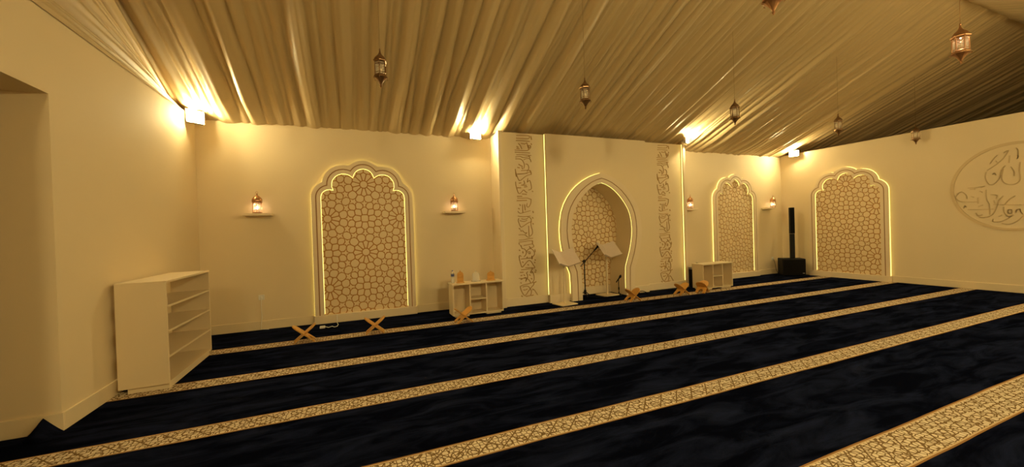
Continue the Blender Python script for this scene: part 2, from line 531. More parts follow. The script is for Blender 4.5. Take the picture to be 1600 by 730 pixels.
# ------------------------------------------------------------------ geometric lattice
def lattice_cells():
    """star pattern: twelve-petalled rosettes at (0,0) and (p/2,p/2), eight-fold fillers in the gaps; returns (outline, centre) per tile"""
    p = 1.21
    seeds = []

    def add(cx, cz, r, deg, kind): seeds.append((cx + r * math.cos(math.radians(deg)), cz + r * math.sin(math.radians(deg)), kind))
    for (cx, cz) in ((0, 0), (p / 2, p / 2)):
        add(cx, cz, 0, 0, 'r')
        for k in range(12):
            add(cx, cz, 0.132, 30 * k, 'p')
            add(cx, cz, 0.268, 30 * k + 15, 'r')
        for k in range(4):
            add(cx, cz, 0.343, 90 * k, 's')
            add(cx, cz, 0.368, 90 * k + 31, 's'); add(cx, cz, 0.368, 90 * k + 59, 's')
    for (cx, cz) in ((p / 4, p / 4), (-p / 4, p / 4), (p / 4, -p / 4), (-p / 4, -p / 4)):
        seeds.append((cx, cz, 'r'))
    for (cx, cz) in ((p / 2, 0), (0, p / 2)):
        add(cx, cz, 0, 0, 'r')
        for k in range(4):
            add(cx, cz, 0.128, 90 * k, 'r')
            add(cx, cz, 0.150, 90 * k + 45, 'q')
            add(cx, cz, 0.238, 90 * k + 22, 'r'); add(cx, cz, 0.238, 90 * k + 68, 'r')
            add(cx, cz, 0.292, 90 * k + 45, 'r')
    allp = [(x + i * p, z + j * p, k) for (x, z, k) in seeds for i in (-1, 0, 1) for j in (-1, 0, 1)]
    cells = []
    for (sx, sz, kind) in seeds:
        poly = [(sx - .3, sz - .3, None), (sx + .3, sz - .3, None), (sx + .3, sz + .3, None), (sx - .3, sz + .3, None)]
        # every vertex carries the kind of the neighbour across the edge that starts there
        near = sorted((math.hypot(x - sx, z - sz), x, z, k) for (x, z, k) in allp)[1:26]
        for (d, x, z, k) in near:
            if d < 1e-6: continue
            mx, mz, nx, nz = (x + sx) / 2, (z + sz) / 2, x - sx, z - sz
            out = []
            n = len(poly)
            for i in range(n):
                A, B = poly[i], poly[(i + 1) % n]
                da = (A[0] - mx) * nx + (A[1] - mz) * nz; db = (B[0] - mx) * nx + (B[1] - mz) * nz
                if da <= 0: out.append(A)
                if (da < 0 < db) or (db < 0 < da):
                    t = da / (da - db)
                    q = (A[0] + (B[0] - A[0]) * t, A[1] + (B[1] - A[1]) * t)
                    out.append((q[0], q[1], k if da < 0 else A[2]))
            poly = out
        # drop tiny edges
        pl = []
        for i in range(len(poly)):
            A, B = poly[i], poly[(i + 1) % len(poly)]
            if math.hypot(A[0] - B[0], A[1] - B[1]) > 0.006: pl.append(A)
        gx = sum(q[0] for q in pl) / len(pl); gz = sum(q[1] for q in pl) / len(pl)
        pts = []
        for i in range(len(pl)):
            A, B = pl[i], pl[(i + 1) % len(pl)]
            l = math.hypot(B[0] - A[0], B[1] - A[1])
            m = ((A[0] + B[0]) / 2, (A[1] + B[1]) / 2)
            dm = math.hypot(gx - m[0], gz - m[1]) or 1
            e = 0.0
            if kind == 's' and A[2] != 's': e = 0.20 * l
            elif kind != 's' and A[2] == 's': e = -0.20 * l
            m = (m[0] + (gx - m[0]) / dm * e, m[1] + (gz - m[1]) / dm * e)
            pts += [(A[0], A[1]), m]
        if kind != 's':
            for _ in range(2):
                pts = [q for i in range(len(pts)) for q in
                       ((pts[i][0] * .75 + pts[(i + 1) % len(pts)][0] * .25, pts[i][1] * .75 + pts[(i + 1) % len(pts)][1] * .25),
                        (pts[i][0] * .25 + pts[(i + 1) % len(pts)][0] * .75, pts[i][1] * .25 + pts[(i + 1) % len(pts)][1] * .75))]
        ins = 0.0088
        n = len(pts)
        o = []
        for i in range(n):
            q0, q1, q2 = pts[i - 1], pts[i], pts[(i + 1) % n]
            tx, tz = q2[0] - q0[0], q2[1] - q0[1]
            tl = math.hypot(tx, tz) or 1
            o.append((q1[0] - tz / tl * ins, q1[1] + tx / tl * ins))
        cells.append(o)
    return cells, p


CELLS, CELL_P = lattice_cells()


def inside(poly, x, z):
    c = False
    n = len(poly)
    j = n - 1
    for i in range(n):
        xi, zi = poly[i]; xj, zj = poly[j]
        if (zi > z) != (zj > z) and x < (xj - xi) * (z - zi) / (zj - zi) + xi: c = not c
        j = i
    return c


def lattice(mb, poly, cz, y0, y1, cx=0.0):
    """cream tiles of the star pattern standing on the gold ground; y0 front, y1 back"""
    for i in range(-2, 3):
        for j in range(-2, 4):
            ox, oz = cx + i * CELL_P, cz + j * CELL_P
            for o in CELLS:
                pts = [(x + ox, z + oz) for x, z in o]
                if not any(inside(poly, x, z) for x, z in pts): continue
                n = len(pts)
                gx = sum(q[0] for q in pts) / n; gz = sum(q[1] for q in pts) / n
                vs = [(x, y0, z) for x, z in pts] + [(x, y1, z) for x, z in pts] + [(gx, y0, gz)]
                mb.add(vs, [(k, (k + 1) % n, 2 * n) for k in range(n)] + [(k, n + k, n + (k + 1) % n, (k + 1) % n) for k in range(n)])
    return mb


# ------------------------------------------------------------------ multifoil arches
FOIL = [(-0.56, 2.165, 0.14), (-0.325, 2.385, 0.20), (0.0, 2.505, 0.174)]


def foil_contour(d, z0=0.14, n=9):
    cs = [(x, z, rr + d) for x, z, rr in FOIL]

    def isect(A, B):
        (x0, z0_, r0), (x1, z1, r1) = A, B
        dx, dz = x1 - x0, z1 - z0_
        D = math.hypot(dx, dz)
        aa = (r0 * r0 - r1 * r1 + D * D) / (2 * D)
        hh = math.sqrt(max(0, r0 * r0 - aa * aa))
        mx, mz = x0 + aa * dx / D, z0_ + aa * dz / D
        c = [(mx + hh * dz / D, mz - hh * dx / D), (mx - hh * dz / D, mz + hh * dx / D)]
        return max(c, key=lambda p: math.hypot(p[0], p[1] - 1.5))
    p12, p23 = isect(cs[0], cs[1]), isect(cs[1], cs[2])

    def ang(c, p): return math.atan2(p[1] - c[1], p[0] - c[0]) % (2 * PI)
    pts = [(-(0.70 + d), z0), (-(0.70 + d), 1.2)]

    def arc(c, a0, a1, n):
        return [(c[0] + c[2] * math.cos(a0 + (a1 - a0) * i / n), c[1] + c[2] * math.sin(a0 + (a1 - a0) * i / n)) for i in range(n + 1)]
    pts += arc(cs[0], PI, ang(cs[0], p12), n)
    pts += arc(cs[1], ang(cs[1], p12), ang(cs[1], p23), n)[1:]
    pts += arc(cs[2], ang(cs[2], p23), PI / 2, n)[1:]
    return pts + [(-x, z) for x, z in reversed(pts[:-1])]


def led_run(mb, pts, y, rad=0.006, bead=None):
    if bead is None:
        mb.tube([(x, y, z) for x, z in pts], rad, 6)
    return mb


def panel_mirror(pts):
    return pts


def make_arched_panel():
    t = thing('arched_wall_panel', '', 'wall panel')
    body = foil_contour(0.01, 0.02)
    MB().prism(body, -0.024, -0.008).build('backing', MT['gold'], t)
    outer_in, g0, g1, outer = foil_contour(0.0), foil_contour(0.062), foil_contour(0.080), foil_contour(0.145)
    lat = MB()
    lattice(lat, foil_contour(0.004, 0.15), 1.192, -0.033, -0.024)
    lat.build('star_lattice', MT['inset'], t)
    fr = MB().band(outer_in, g0, -0.080, -0.040).band(g1, outer, -0.080, -0.040)
    # hidden stand-off rail that carries the frame off the wall
    fr.band(foil_contour(0.035), foil_contour(0.115), -0.040, -0.002)
    fr.build('frame', MT['mdf'], t)
    MB().band(g0, g1, -0.074, -0.045).build('frame_groove', MT['brown'], t)
    MB().box(-0.86, 0.86, -0.092, -0.001, 0.0, 0.14, 0.004).build('plinth', MT['mdf'], t)
    # light strips tucked behind the outer and the inner edge of the frame
    o1 = foil_contour(0.147); i1 = foil_contour(-0.001, 0.16)
    MB().tube([(x, -0.022, z) for x, z in o1], 0.0045, 6).build('outer_led_strip', MT['led'], t)
    MB().tube([(x, -0.034, z) for x, z in i1], 0.0042, 6).build('inner_led_strip', MT['led'], t)
    return t


p1 = make_arched_panel()
p1.location = (2.425, 0, 0)
p1['label'] = 'lit scalloped arch panel with star lattice on the main wall, left of the niche, between the two left lantern shelves'
p1['group'] = 'arched lattice wall panels'
p2 = copy_tree(p1); p2.location = (11.87, 0, 0)
p2['label'] = 'lit scalloped arch panel with star lattice behind the farther console, right of the niche'
p3 = copy_tree(p1); p3.location = (L, -1.615, 0); p3.rotation_euler = (0, 0, -PI / 2)
p3['label'] = 'lit scalloped arch panel with star lattice on the right side wall, right of the black speaker column'

# ------------------------------------------------------------------ mihrab block
CX = 7.13
IN_PTS = [(0.56, 0.0), (0.56, 0.35), (0.572, 0.62), (0.635, 0.80), (0.69, 0.95), (0.738, 1.13), (0.768, 1.30), (0.776, 1.45), (0.765, 1.60),
          (0.735, 1.75), (0.69, 1.87), (0.62, 1.985), (0.54, 2.09), (0.444, 2.195), (0.34, 2.285), (0.23, 2.36), (0.11, 2.415), (0.0, 2.445)]
OUT_PTS = [(0.80, 0.0), (0.80, 0.33), (0.812, 0.57), (0.885, 0.74), (0.945, 0.90), (0.993, 1.10), (1.018, 1.28), (1.024, 1.45), (1.012, 1.63),
           (0.972, 1.83), (0.91, 1.99), (0.82, 2.14), (0.72, 2.265), (0.60, 2.375), (0.45, 2.48), (0.29, 2.565), (0.14, 2.62), (0.0, 2.655)]


def mix_contour(t):
    h = [(a[0] + (b[0] - a[0]) * t, a[1] + (b[1] - a[1]) * t) for a, b in zip(IN_PTS, OUT_PTS)]
    left = [(-x, z) for x, z in h]
    return left + [(x, z) for x, z in reversed(h[:-1])]


YBAND, YMID, YFRAME, YNICHE = -0.40, -0.50, -0.60, -0.03
mih = thing('mihrab_niche', 'projecting cream prayer niche block with pointed keyhole arch and two calligraphy bands', 'mihrab', (CX, 0, 0))
X0, X1 = 4.855 - CX, 9.635 - CX
XC0, XC1 = 5.86 - CX, 8.40 - CX
MTOP = 3.425
bd = MB()
# side cheeks and band panels at the back layer
bd.box(X0, X0 + 0.04, YBAND + 0.0, -0.002, 0, MTOP).box(X1 - 0.04, X1, YBAND, -0.002, 0, MTOP)
bd.box(X0 + 0.04, XC0 + 0.06, YBAND, YBAND + 0.03, 0.0, MTOP).box(XC1 - 0.06, X1 - 0.04, YBAND, YBAND + 0.03, 0.0, MTOP)
bd.box(X0, X1, YBAND + 0.03, -0.002, MTOP - 0.03, MTOP)
bd.build('side_panel', MT['wall'], mih)
ed = MB().box(X0 - 0.004, X0 + 0.075, YBAND - 0.08, YBAND, 0, MTOP, 0.003)
ed.build('edge_pilaster', MT['mdf'], mih)
MB().box(X1 - 0.075, X1 + 0.004, YBAND - 0.08, YBAND, 0, MTOP, 0.003).build('edge_pilaster', MT['mdf'], mih)
# centre panel with the arch cut out
hole = mix_contour(0.35)
poly = [(XC0, 0.0), (XC0, MTOP), (XC1, MTOP), (XC1, 0.0)] + [(x, z) for x, z in reversed(hole)]
cp = MB().prism(poly, YMID, YMID + 0.06)
cp.build('centre_panel', MT['wall'], mih)
# two thin vertical relief lines right of the arch, as on the photo
# arch frame
fr = MB().band(mix_contour(0.0), mix_contour(0.40), YFRAME, YMID + 0.03).band(mix_contour(0.48), mix_contour(1.0), YFRAME, YMID - 0.035)
fr.band(mix_contour(0.48), mix_contour(0.86), YMID - 0.035, YMID)
fr.build('arch_frame', MT['mdf'], mih, auto=0.6)
MB().band(mix_contour(0.40), mix_contour(0.48), YFRAME + 0.008, YMID).build('arch_groove', MT['brown'], mih)
# reveal
rv = MB(); ic = mix_contour(0.0); oc = mix_contour(0.12)
rv.band(ic, oc, YMID + 0.03, YNICHE)
rv.build('niche_reveal', MT['wall'], mih, auto=0.6)
MB().prism(mix_contour(0.06), YNICHE, YNICHE + 0.02).build('niche_back', MT['gold'], mih)
latpoly = [(x * 1.0, max(0.17, z)) for x, z in mix_contour(0.0)]
lt = MB(); lattice(lt, latpoly, 1.215, YNICHE - 0.010, YNICHE)
lt.build('star_lattice', MT['inset'], mih)
MB().box(-0.55, 0.55, YNICHE - 0.03, YNICHE, 0, 0.17, 0.004).build('niche_baseboard', MT['mdf'], mih)
# light strips
lz = 0.165
for (lx, ly, lr) in ((XC0 - 0.004, YMID + 0.045, 0.0065), (X1 - 0.079, YBAND - 0.040, 0.0065), (X0 + 0.080, YBAND - 0.012, 0.006), (XC1 + 0.004, YBAND - 0.012, 0.005)):
    MB().tube([(lx, ly, lz), (lx, ly, MTOP - 0.01)], lr * 0.75, 6).build('upright_led_strip', MT['led'], mih)
oc = [p for p in mix_contour(1.004)]
oc[0] = (oc[0][0], 0.15); oc[-1] = (oc[-1][0], 0.15)
MB().tube([(x, YMID - 0.018, z) for x, z in oc], 0.0038, 6).build('arch_led_strip', MT['led'], mih)
ic = mix_contour(-0.006); ic = [(x, max(z, 0.15)) for x, z in ic]
half = [p for p in ic]
MB().tube([(x, YFRAME + 0.030, z) for x, z in half], 0.0028, 6).build('inner_led_strip', MT['led'], mih)
# baseboards of the block
for a in ((X0 + 0.075, XC0, YBAND - T, YBAND, 0, 0.155), (XC1, X1 - 0.075, YBAND - T, YBAND, 0, 0.155), (XC0, -0.82, YMID - T, YMID, 0, 0.155),
          (0.82, XC1, YMID - T, YMID, 0, 0.155), (X0 - T, X0, YBAND - 0.08, -0.02, 0, BH)):
    MB().box(*a, 0.003).build('baseboard', MT['mdf'], mih)
# calligraphy: strokes traced as relief bars, units = crop pixels (10.43 per photo pixel)
C4 = [[(105, 485), (125, 560), (180, 640), (230, 590), (290, 520), (340, 470), (325, 435), (290, 445), (265, 400), (240, 375)],
      [(105, 485), (150, 465), (230, 455), (290, 445)], [(150, 495), (200, 485), (245, 495), (270, 530), (295, 570), (290, 620), (270, 650)],
      [(315, 545), (345, 560), (370, 600), (400, 645)], [(290, 650), (325, 645)], [(165, 545), (185, 552)], [(200, 545), (222, 538)],
      [(125, 638), (140, 652)], [(200, 655), (260, 650)], [(340, 445), (380, 430)], [(320, 430), (345, 390), (345, 330), (325, 270), (300, 240), (325, 210), (290, 210)],
      [(300, 240), (285, 265), (300, 280), (318, 262)], [(200, 410), (215, 385), (235, 350), (230, 300), (215, 275), (235, 255)], [(170, 350), (200, 345), (210, 370), (205, 400)],
      [(120, 370), (140, 365)], [(120, 310), (140, 305)], [(110, 255), (160, 255)], [(170, 300), (185, 312)], [(115, 425), (127, 430)], [(130, 215), (200, 212), (270, 208)],
      [(95, 0), (105, 60), (130, 150), (150, 170), (190, 130), (255, 70), (300, 90), (330, 140), (360, 185), (345, 200), (300, 190), (200, 185)],
      [(130, 40), (200, 35), (300, 30), (315, 50), (310, 0)], [(365, 66), (377, 74)], [(355, 106), (367, 114)], [(360, 270), (380, 270)], [(265, 305), (280, 318)], [(295, 368), (308, 380)], [(150, 88), (163, 96)], [(240, 138), (255, 146)],
      [(320, 545), (330, 555), (318, 560)], [(225, 20), (240, 12)], [(375, 235), (385, 245)], [(90, 350), (160, 356), (230, 352)]]
C3 = [[(90, 15), (180, 28), (300, 18)], [(255, 35), (290, 40), (315, 75), (310, 100)], [(100, 55), (92, 90), (100, 120)], [(120, 90), (190, 105), (240, 85)], [(335, 40), (345, 55)], [(100, 730), (100, 660), (130, 670)], [(150, 715), (300, 710), (322, 720), (320, 680)], [(130, 500), (150, 545), (190, 555), (220, 600), (210, 650), (180, 680)],
      [(225, 600), (260, 560), (310, 560), (350, 600), (360, 650), (335, 685)], [(240, 610), (280, 605), (285, 640), (255, 630)], [(285, 545), (350, 525), (335, 485), (310, 480), (250, 490), (180, 495)],
      [(330, 480), (330, 430)], [(100, 440), (180, 435), (260, 425), (330, 425)], [(100, 405), (180, 405), (260, 390), (335, 385)], [(100, 320), (200, 325), (240, 360), (280, 370)],
      [(270, 180), (270, 280), (275, 350)], [(310, 100), (310, 180), (330, 250), (330, 310), (290, 350)], [(100, 120), (130, 190), (160, 190), (210, 160), (260, 130), (320, 110)],
      [(160, 250), (200, 290), (235, 290), (210, 310)], [(95, 462), (108, 472)], [(100, 568), (112, 576)], [(158, 595), (165, 620)], [(105, 215), (120, 228)], [(370, 575), (375, 612)],
      [(120, 495), (140, 505)], [(150, 60), (200, 70), (255, 55)], [(130, 250), (145, 262)], [(340, 140), (350, 150)], [(275, 520), (300, 550)]]
C2 = [[(60, 0), (75, 60), (110, 150), (140, 165), (200, 120), (260, 80), (320, 60), (330, 30), (300, 0)], [(90, 60), (170, 55), (260, 45)], [(60, 190), (65, 250), (85, 320)],
      [(160, 240), (240, 243)], [(270, 130), (260, 190), (300, 160), (325, 240), (325, 300), (280, 320)], [(85, 320), (105, 370), (140, 372), (190, 320), (230, 350), (250, 360)],
      [(90, 455), (170, 455), (250, 452), (310, 470)], [(80, 495), (240, 490)], [(85, 425), (160, 425)], [(170, 560), (170, 640), (175, 690)], [(205, 560), (215, 650)],
      [(250, 540), (240, 580), (270, 600), (310, 540), (320, 470)], [(90, 670), (130, 700), (220, 680), (300, 660)], [(90, 285), (145, 285)], [(200, 170), (215, 215), (190, 225)],
      [(340, 335), (352, 345)], [(345, 670), (355, 690)], [(120, 560), (135, 570)], [(100, 620), (115, 630)], [(170, 385), (240, 390)], [(120, 210), (150, 205)], [(210, 270), (250, 265)]]
C1 = [[(85, 105), (180, 105), (290, 100), (305, 55), (200, 55), (90, 60)], [(80, 145), (200, 140), (310, 145)], [(335, 60), (345, 110)], [(120, 190), (150, 220), (175, 275)],
      [(165, 185), (230, 190), (262, 170), (275, 220), (295, 280)], [(280, 210), (325, 215), (325, 250), (290, 280), (250, 300), (60, 300)], [(60, 335), (200, 335), (310, 335)], [(85, 375), (200, 370), (330, 375)],
      [(70, 410), (150, 400), (200, 415), (300, 390)], [(70, 440), (140, 440), (175, 455), (200, 490), (215, 540), (205, 590)], [(205, 450), (250, 430), (310, 430), (330, 480)],
      [(240, 520), (270, 525), (290, 580), (260, 640)], [(60, 610), (65, 690), (75, 730)], [(100, 690), (200, 680), (310, 650), (330, 690)], [(120, 530), (180, 560)], [(100, 580), (130, 585)],
      [(160, 630), (300, 620), (325, 650)], [(335, 180), (345, 195)], [(90, 240), (115, 250)], [(90, 270), (130, 275)], [(290, 215), (300, 250), (315, 235)], [(295, 385), (310, 410)], [(170, 580), (185, 600)]]


def band_pts():
    out = []
    for oy, strokes in ((205, C1), (265, C2), (335, C3), (400, C4)):
        for st in strokes:
            out.append([(800 + x / 10.43, oy + y / 10.43) for x, y in st])
    return out


def smooth_line(pts, n=3):
    if len(pts) < 3: return pts
    out = []
    for i in range(len(pts) - 1):
        p0 = pts[max(0, i - 1)]; p1 = pts[i]; p2 = pts[i + 1]; p3 = pts[min(len(pts) - 1, i + 2)]
        for k in range(n):
            t = k / n
            out.append(tuple(0.5 * ((2 * p1[c]) + (-p0[c] + p2[c]) * t + (2 * p0[c] - 5 * p1[c] + 4 * p2[c] - p3[c]) * t * t + (-p0[c] + 3 * p1[c] - 3 * p2[c] + p3[c]) * t ** 3) for c in (0, 1)))
    out.append(pts[-1])
    return out


BX, BZ0, BZ1 = 5.225, 0.19, 3.37      # left edge, bottom and top of the left band on the panel


def band_mesh(x_left):
    mb = MB()
    for st in band_pts():
        pts = []
        for (px, pz) in st:
            v = (pz - 211.0) / (461.0 - 211.0)
            z = BZ1 + (BZ0 - BZ1) * v
            x = x_left + (px - (805.5 + 3.5 * v)) / 28.0 * 0.375
            pts.append((x - CX, z))
        pts = smooth_line(pts)
        wd = 0.0125 if len(st) > 2 else 0.017
        for a, b in zip(pts[:-1], pts[1:]):
            mb.ribbon(a, b, wd, YBAND - 0.008, YBAND)
    return mb


band_mesh(5.235).build('calligraphy_band', MT['engrave'], mih)
band_mesh(8.83).build('calligraphy_band', MT['engrave'], mih)

# ------------------------------------------------------------------ round relief on the right wall
rel = thing('calligraphy_roundel', 'large round cream calligraphy relief ring on the right side wall', 'wall relief', (L, -4.30, 2.025), -PI / 2)
RR = 0.825


def ring(rad, n=72): return [(rad * math.cos(2 * PI * k / n), rad * math.sin(2 * PI * k / n)) for k in range(n)]


MB().band(ring(RR - 0.028), ring(RR + 0.022), -0.016, -0.001, True).build('ring', MT['relief'], rel)
EL = [[(300, 200), (330, 160), (355, 135)], [(280, 250), (340, 210), (400, 160), (440, 100), (405, 115)], [(270, 265), (265, 310), (290, 355), (330, 355), (370, 310), (385, 250), (415, 215)],
      [(400, 240), (390, 290), (395, 330), (430, 355), (490, 355), (530, 320), (525, 250), (530, 190)], [(450, 140), (445, 190)], [(500, 80), (515, 100), (515, 150), (505, 160)],
      [(460, 225), (485, 260), (485, 290)], [(320, 280), (335, 270), (345, 285)], [(60, 430), (40, 455), (60, 480), (110, 490), (210, 490)], [(50, 430), (85, 415), (120, 440), (125, 465)],
      [(135, 385), (200, 380), (260, 370)], [(210, 460), (210, 500)], [(215, 525), (245, 515)], [(270, 400), (275, 470), (295, 510), (300, 585)], [(220, 610), (280, 605), (320, 585), (350, 530), (370, 480), (400, 445)],
      [(310, 435), (355, 440), (350, 465)], [(330, 480), (335, 500)], [(415, 505), (450, 470), (490, 445)], [(330, 510), (450, 512), (560, 512)], [(405, 530), (410, 570), (440, 600), (470, 590)],
      [(440, 550), (465, 550), (465, 575), (440, 575), (440, 550)], [(500, 570), (505, 550), (530, 545), (535, 565), (555, 585)], [(325, 620), (325, 640), (380, 640), (430, 620), (480, 590)],
      [(395, 655), (450, 660), (510, 635), (555, 595)], [(135, 548), (230, 548), (320, 545)], [(100, 540), (110, 520), (120, 530)], [(195, 575), (210, 595), (240, 590)], [(370, 600), (390, 590)],
      [(225, 410), (240, 415)], [(160, 450), (175, 455)], [(345, 180), (352, 188)], [(510, 135), (520, 145)], [(235, 380), (255, 372)], [(150, 395), (185, 392)]]
EL_CONV = None


def to_wall_right(px, pz):
    """photo pixel of the survey -> point on the right wall plane"""
    x = (px - 800) / FPX; y = -(pz - 365) / FPX
    d = x * r2 + y * u2 + f
    t = (L - CAM.x) / d.x
    q = CAM + t * d
    return q.y, q.z


rm = MB()
for st in EL:
    pts = []
    for (x, y) in st:
        wy, wz = to_wall_right(1485 + x / 4.87, 215 + y / 4.87)
        pts.append((-(wy + 4.30), wz - 2.025))
    pts = smooth_line(pts)
    for a, b in zip(pts[:-1], pts[1:]):
        rm.ribbon(a, b, 0.017, -0.010, -0.001)
rm.build('lettering', MT['relief'], rel)  # wall-coloured letters; their engraving shade is put into the darker tone


# ------------------------------------------------------------------ floodlights
def flood(label, loc, direction, watts, wd=0.26, ht=0.20, group='LED floodlights at the wall tops', dome=0.03):
    t = thing('floodlight', label, 'floodlight', loc, 0, group)
    d = Vector(direction).normalized()
    yv = d
    xv = yv.cross(Vector((0, 0, 1))).normalized()
    zv = xv.cross(yv).normalized()
    R = Matrix((xv, yv, zv)).transposed().to_4x4()
    t.rotation_euler = R.to_euler()
    # local: +y is the beam direction
    MB().box(-wd / 2, wd / 2, -0.055, 0.0, -ht / 2, ht / 2, 0.012).build('housing', MT['housing'], t)
    rimm = MB()
    for a in (-1, 1):
        rimm.box(a * (wd / 2 - 0.008) - 0.008, a * (wd / 2 - 0.008) + 0.008, 0.0, 0.008, -ht / 2, ht / 2, 0.002)
        rimm.box(-wd / 2 + 0.016, wd / 2 - 0.016, 0.0, 0.008, a * (ht / 2 - 0.008) - 0.008, a * (ht / 2 - 0.008) + 0.008, 0.002)
    rimm.build('rim', MT['housing'], t)
    A = (wd - 0.036) * (ht - 0.036)
    m = emis('floodlight_lens', LAMP_RGB, watts * 100 / (PI * A) / 22.0)
    MB().box(-wd / 2 + 0.018, wd / 2 - 0.018, 0.0, dome, -ht / 2 + 0.018, ht / 2 - 0.018, 0.003).build('lens', m, t)
    MB().box(-0.02, 0.02, -0.12, -0.05, -0.02, 0.02, 0.004).box(-wd / 2 + 0.03, wd / 2 - 0.03, -0.075, -0.055, -0.012, 0.012, 0.003).build('bracket', MT['housing'], t)
    return t


flood('white square floodlight in the left corner above the bookshelf', (0.10, -0.30, 3.345), (0.66, -0.75, 0.05), LAMP_W['corner'], 0.24, 0.20, dome=0.02)
flood('small floodlight on the main wall just left of the niche block', (4.47, -0.26, 3.375), (0.05, -1.0, 0.10), LAMP_W['wall'], 0.22, 0.19)
flood('floodlight at the upper right corner of the niche block', (9.56, -0.60, 3.475), (0.55, -0.83, 0.0), LAMP_W['mihrab'], 0.18, 0.11)
flood('floodlight on the right side wall near the far corner above the black speaker', (13.70, -0.47, 3.39), (-0.93, -0.33, 0.0), LAMP_W['right'], 0.23, 0.16)
flood('floodlight in the rear left corner', (0.12, YB + 0.32, 3.30), (0.75, 0.66, -0.5), LAMP_W['rear'] * 0.5, 0.24, 0.2, 'floodlights on the rear wall')
flood('floodlight on the rear wall, nearer the left end', (4.7, YB + 0.18, 3.28), (0, 1, -0.7), LAMP_W['rear'], 0.24, 0.2, 'floodlights on the rear wall')
flood('floodlight on the rear wall, nearer the right end', (9.4, YB + 0.18, 3.28), (0, 1, -0.7), LAMP_W['rear'], 0.24, 0.2, 'floodlights on the rear wall')
flood('floodlight in the rear right corner', (L - 0.15, YB + 0.45, 3.30), (-0.93, 0.33, -0.4), LAMP_W['rear'] * 0.8, 0.24, 0.2, 'floodlights on the rear wall')
flood('added unseen fill light beyond the right side wall, brightening the roof there', (L + 0.30, -3.4, 3.1), (1, 0, 0.1), LAMP_W['next'], 0.24, 0.18, 'added fill lights beyond the right wall')  # added fill lamp, no known fixture; lifts the dark roof past the wall


# ------------------------------------------------------------------ hanging lanterns (local origin: lowest tip)
def lantern_geo(t, metal, lit=None, hanging=True, roof=1.0):
    S = 6
    rot = 0.3
    # lower finial
    MB().lathe([(0.004, 0.0), (0.012, 0.015), (0.008, 0.03), (0.022, 0.055), (0.040, 0.080), (0.058, 0.098), (0.074, 0.106), (0.074, 0.116), (0.05, 0.12)], S * 2, rot=rot).build('finial', metal, t)
    # glass body
    MB().lathe([(0.056, 0.138), (0.056, 0.27)], S, rot=rot).build('glass', MT['glass'], t)
    b = MB()
    b.lathe([(0.05, 0.118), (0.068, 0.12), (0.066, 0.134), (0.058, 0.14), (0.05, 0.14)], S, rot=rot)
    b.lathe([(0.05, 0.266), (0.062, 0.268), (0.074, 0.278), (0.076, 0.288), (0.060, 0.294), (0.05, 0.294)], S, rot=rot)
    for k in range(S):
        a = rot + 2 * PI * k / S
        x, y = 0.061 * math.cos(a), 0.061 * math.sin(a)
        b.tube([(x, y, 0.13), (x, y, 0.275)], 0.0048, 6)
        # little arched brackets
        b.tube([(x * 1.18, y * 1.18, 0.112), (x * 1.3, y * 1.3, 0.098), (x * 1.12, y * 1.12, 0.088)], 0.003, 5)
    for zz in (0.158, 0.248):
        for k in range(S):
            a0 = rot + 2 * PI * k / S; a1 = rot + 2 * PI * (k + 1) / S
            b.tube([(0.0595 * math.cos(a0), 0.0595 * math.sin(a0), zz), (0.0595 * math.cos(a1), 0.0595 * math.sin(a1), zz)], 0.003, 5)
    b.build('frame', metal, t)
    MB().lathe([(0.066, 0.294), (0.064, 0.306), (0.050, 0.328), (0.032, 0.345), (0.018, 0.362), (0.010, 0.385), (0.007, 0.405), (0.009, 0.412), (0.005, 0.425)], S * 2, rot=rot).build('cap', metal, t)
    # candle holder seen through the glass
    MB().lathe([(0.024, 0.14), (0.024, 0.150), (0.017, 0.152), (0.017, 0.20), (0.005, 0.205)], 12).build('candle', MT['furn'], t)
    if hanging:
        MB().tube([(0, 0, 0.42), (0, 0, roof)], 0.0016, 5).build('cord', metal, t)


HX = [(2.555, 'small dark hanging lantern above the left arch panel, first of the far row'), (5.17, 'small dark hanging lantern above the pointed niche arch, second of the far row'),
      (8.04, 'small dark hanging lantern above the far console and arch panel, third of the far row'), (10.85, 'small dark hanging lantern above the arch panel of the right side wall'),
      (13.68, 'small dark hanging lantern overlapping the top edge of the right side wall')]
ROWY = -3.0
proto = None
for i, (x, lb) in enumerate(HX):
    if proto is None:
        proto = thing('hanging_lantern', lb, 'lantern', (x, ROWY, 3.095), 0.0, 'hanging lanterns')
        lantern_geo(proto, MT['bronze'], hanging=True, roof=roof_z(ROWY) - 3.095 - 0.01)
        o = proto
    else:
        o = copy_tree(proto); o.location = (x, ROWY, 3.095); o.rotation_euler = (0, 0, 0.4 * i); o['label'] = lb
R2Y = -5.48
o1 = thing('hanging_lantern', 'large near hanging lantern with a lit bulb, at the upper right', 'lantern', (8.17, R2Y, 3.09), 0.5, 'hanging lanterns')
lantern_geo(o1, MT['copper'], hanging=True, roof=roof_z(R2Y) - 3.09 - 0.01)
bl = MB().lathe([(0.002, -0.014), (0.010, -0.008), (0.012, 0), (0.008, 0.010), (0.002, 0.014)], 10, c=(0, 0, 0.275))
bl.build('bulb', MT['spark'], o1, smooth=True)
o2 = copy_tree(o1); o2.location = (5.21, R2Y, 3.06); o2.rotation_euler = (0, 0, 0.1)
o2['label'] = 'near hanging lantern whose pale lower tip dips in at the top edge'


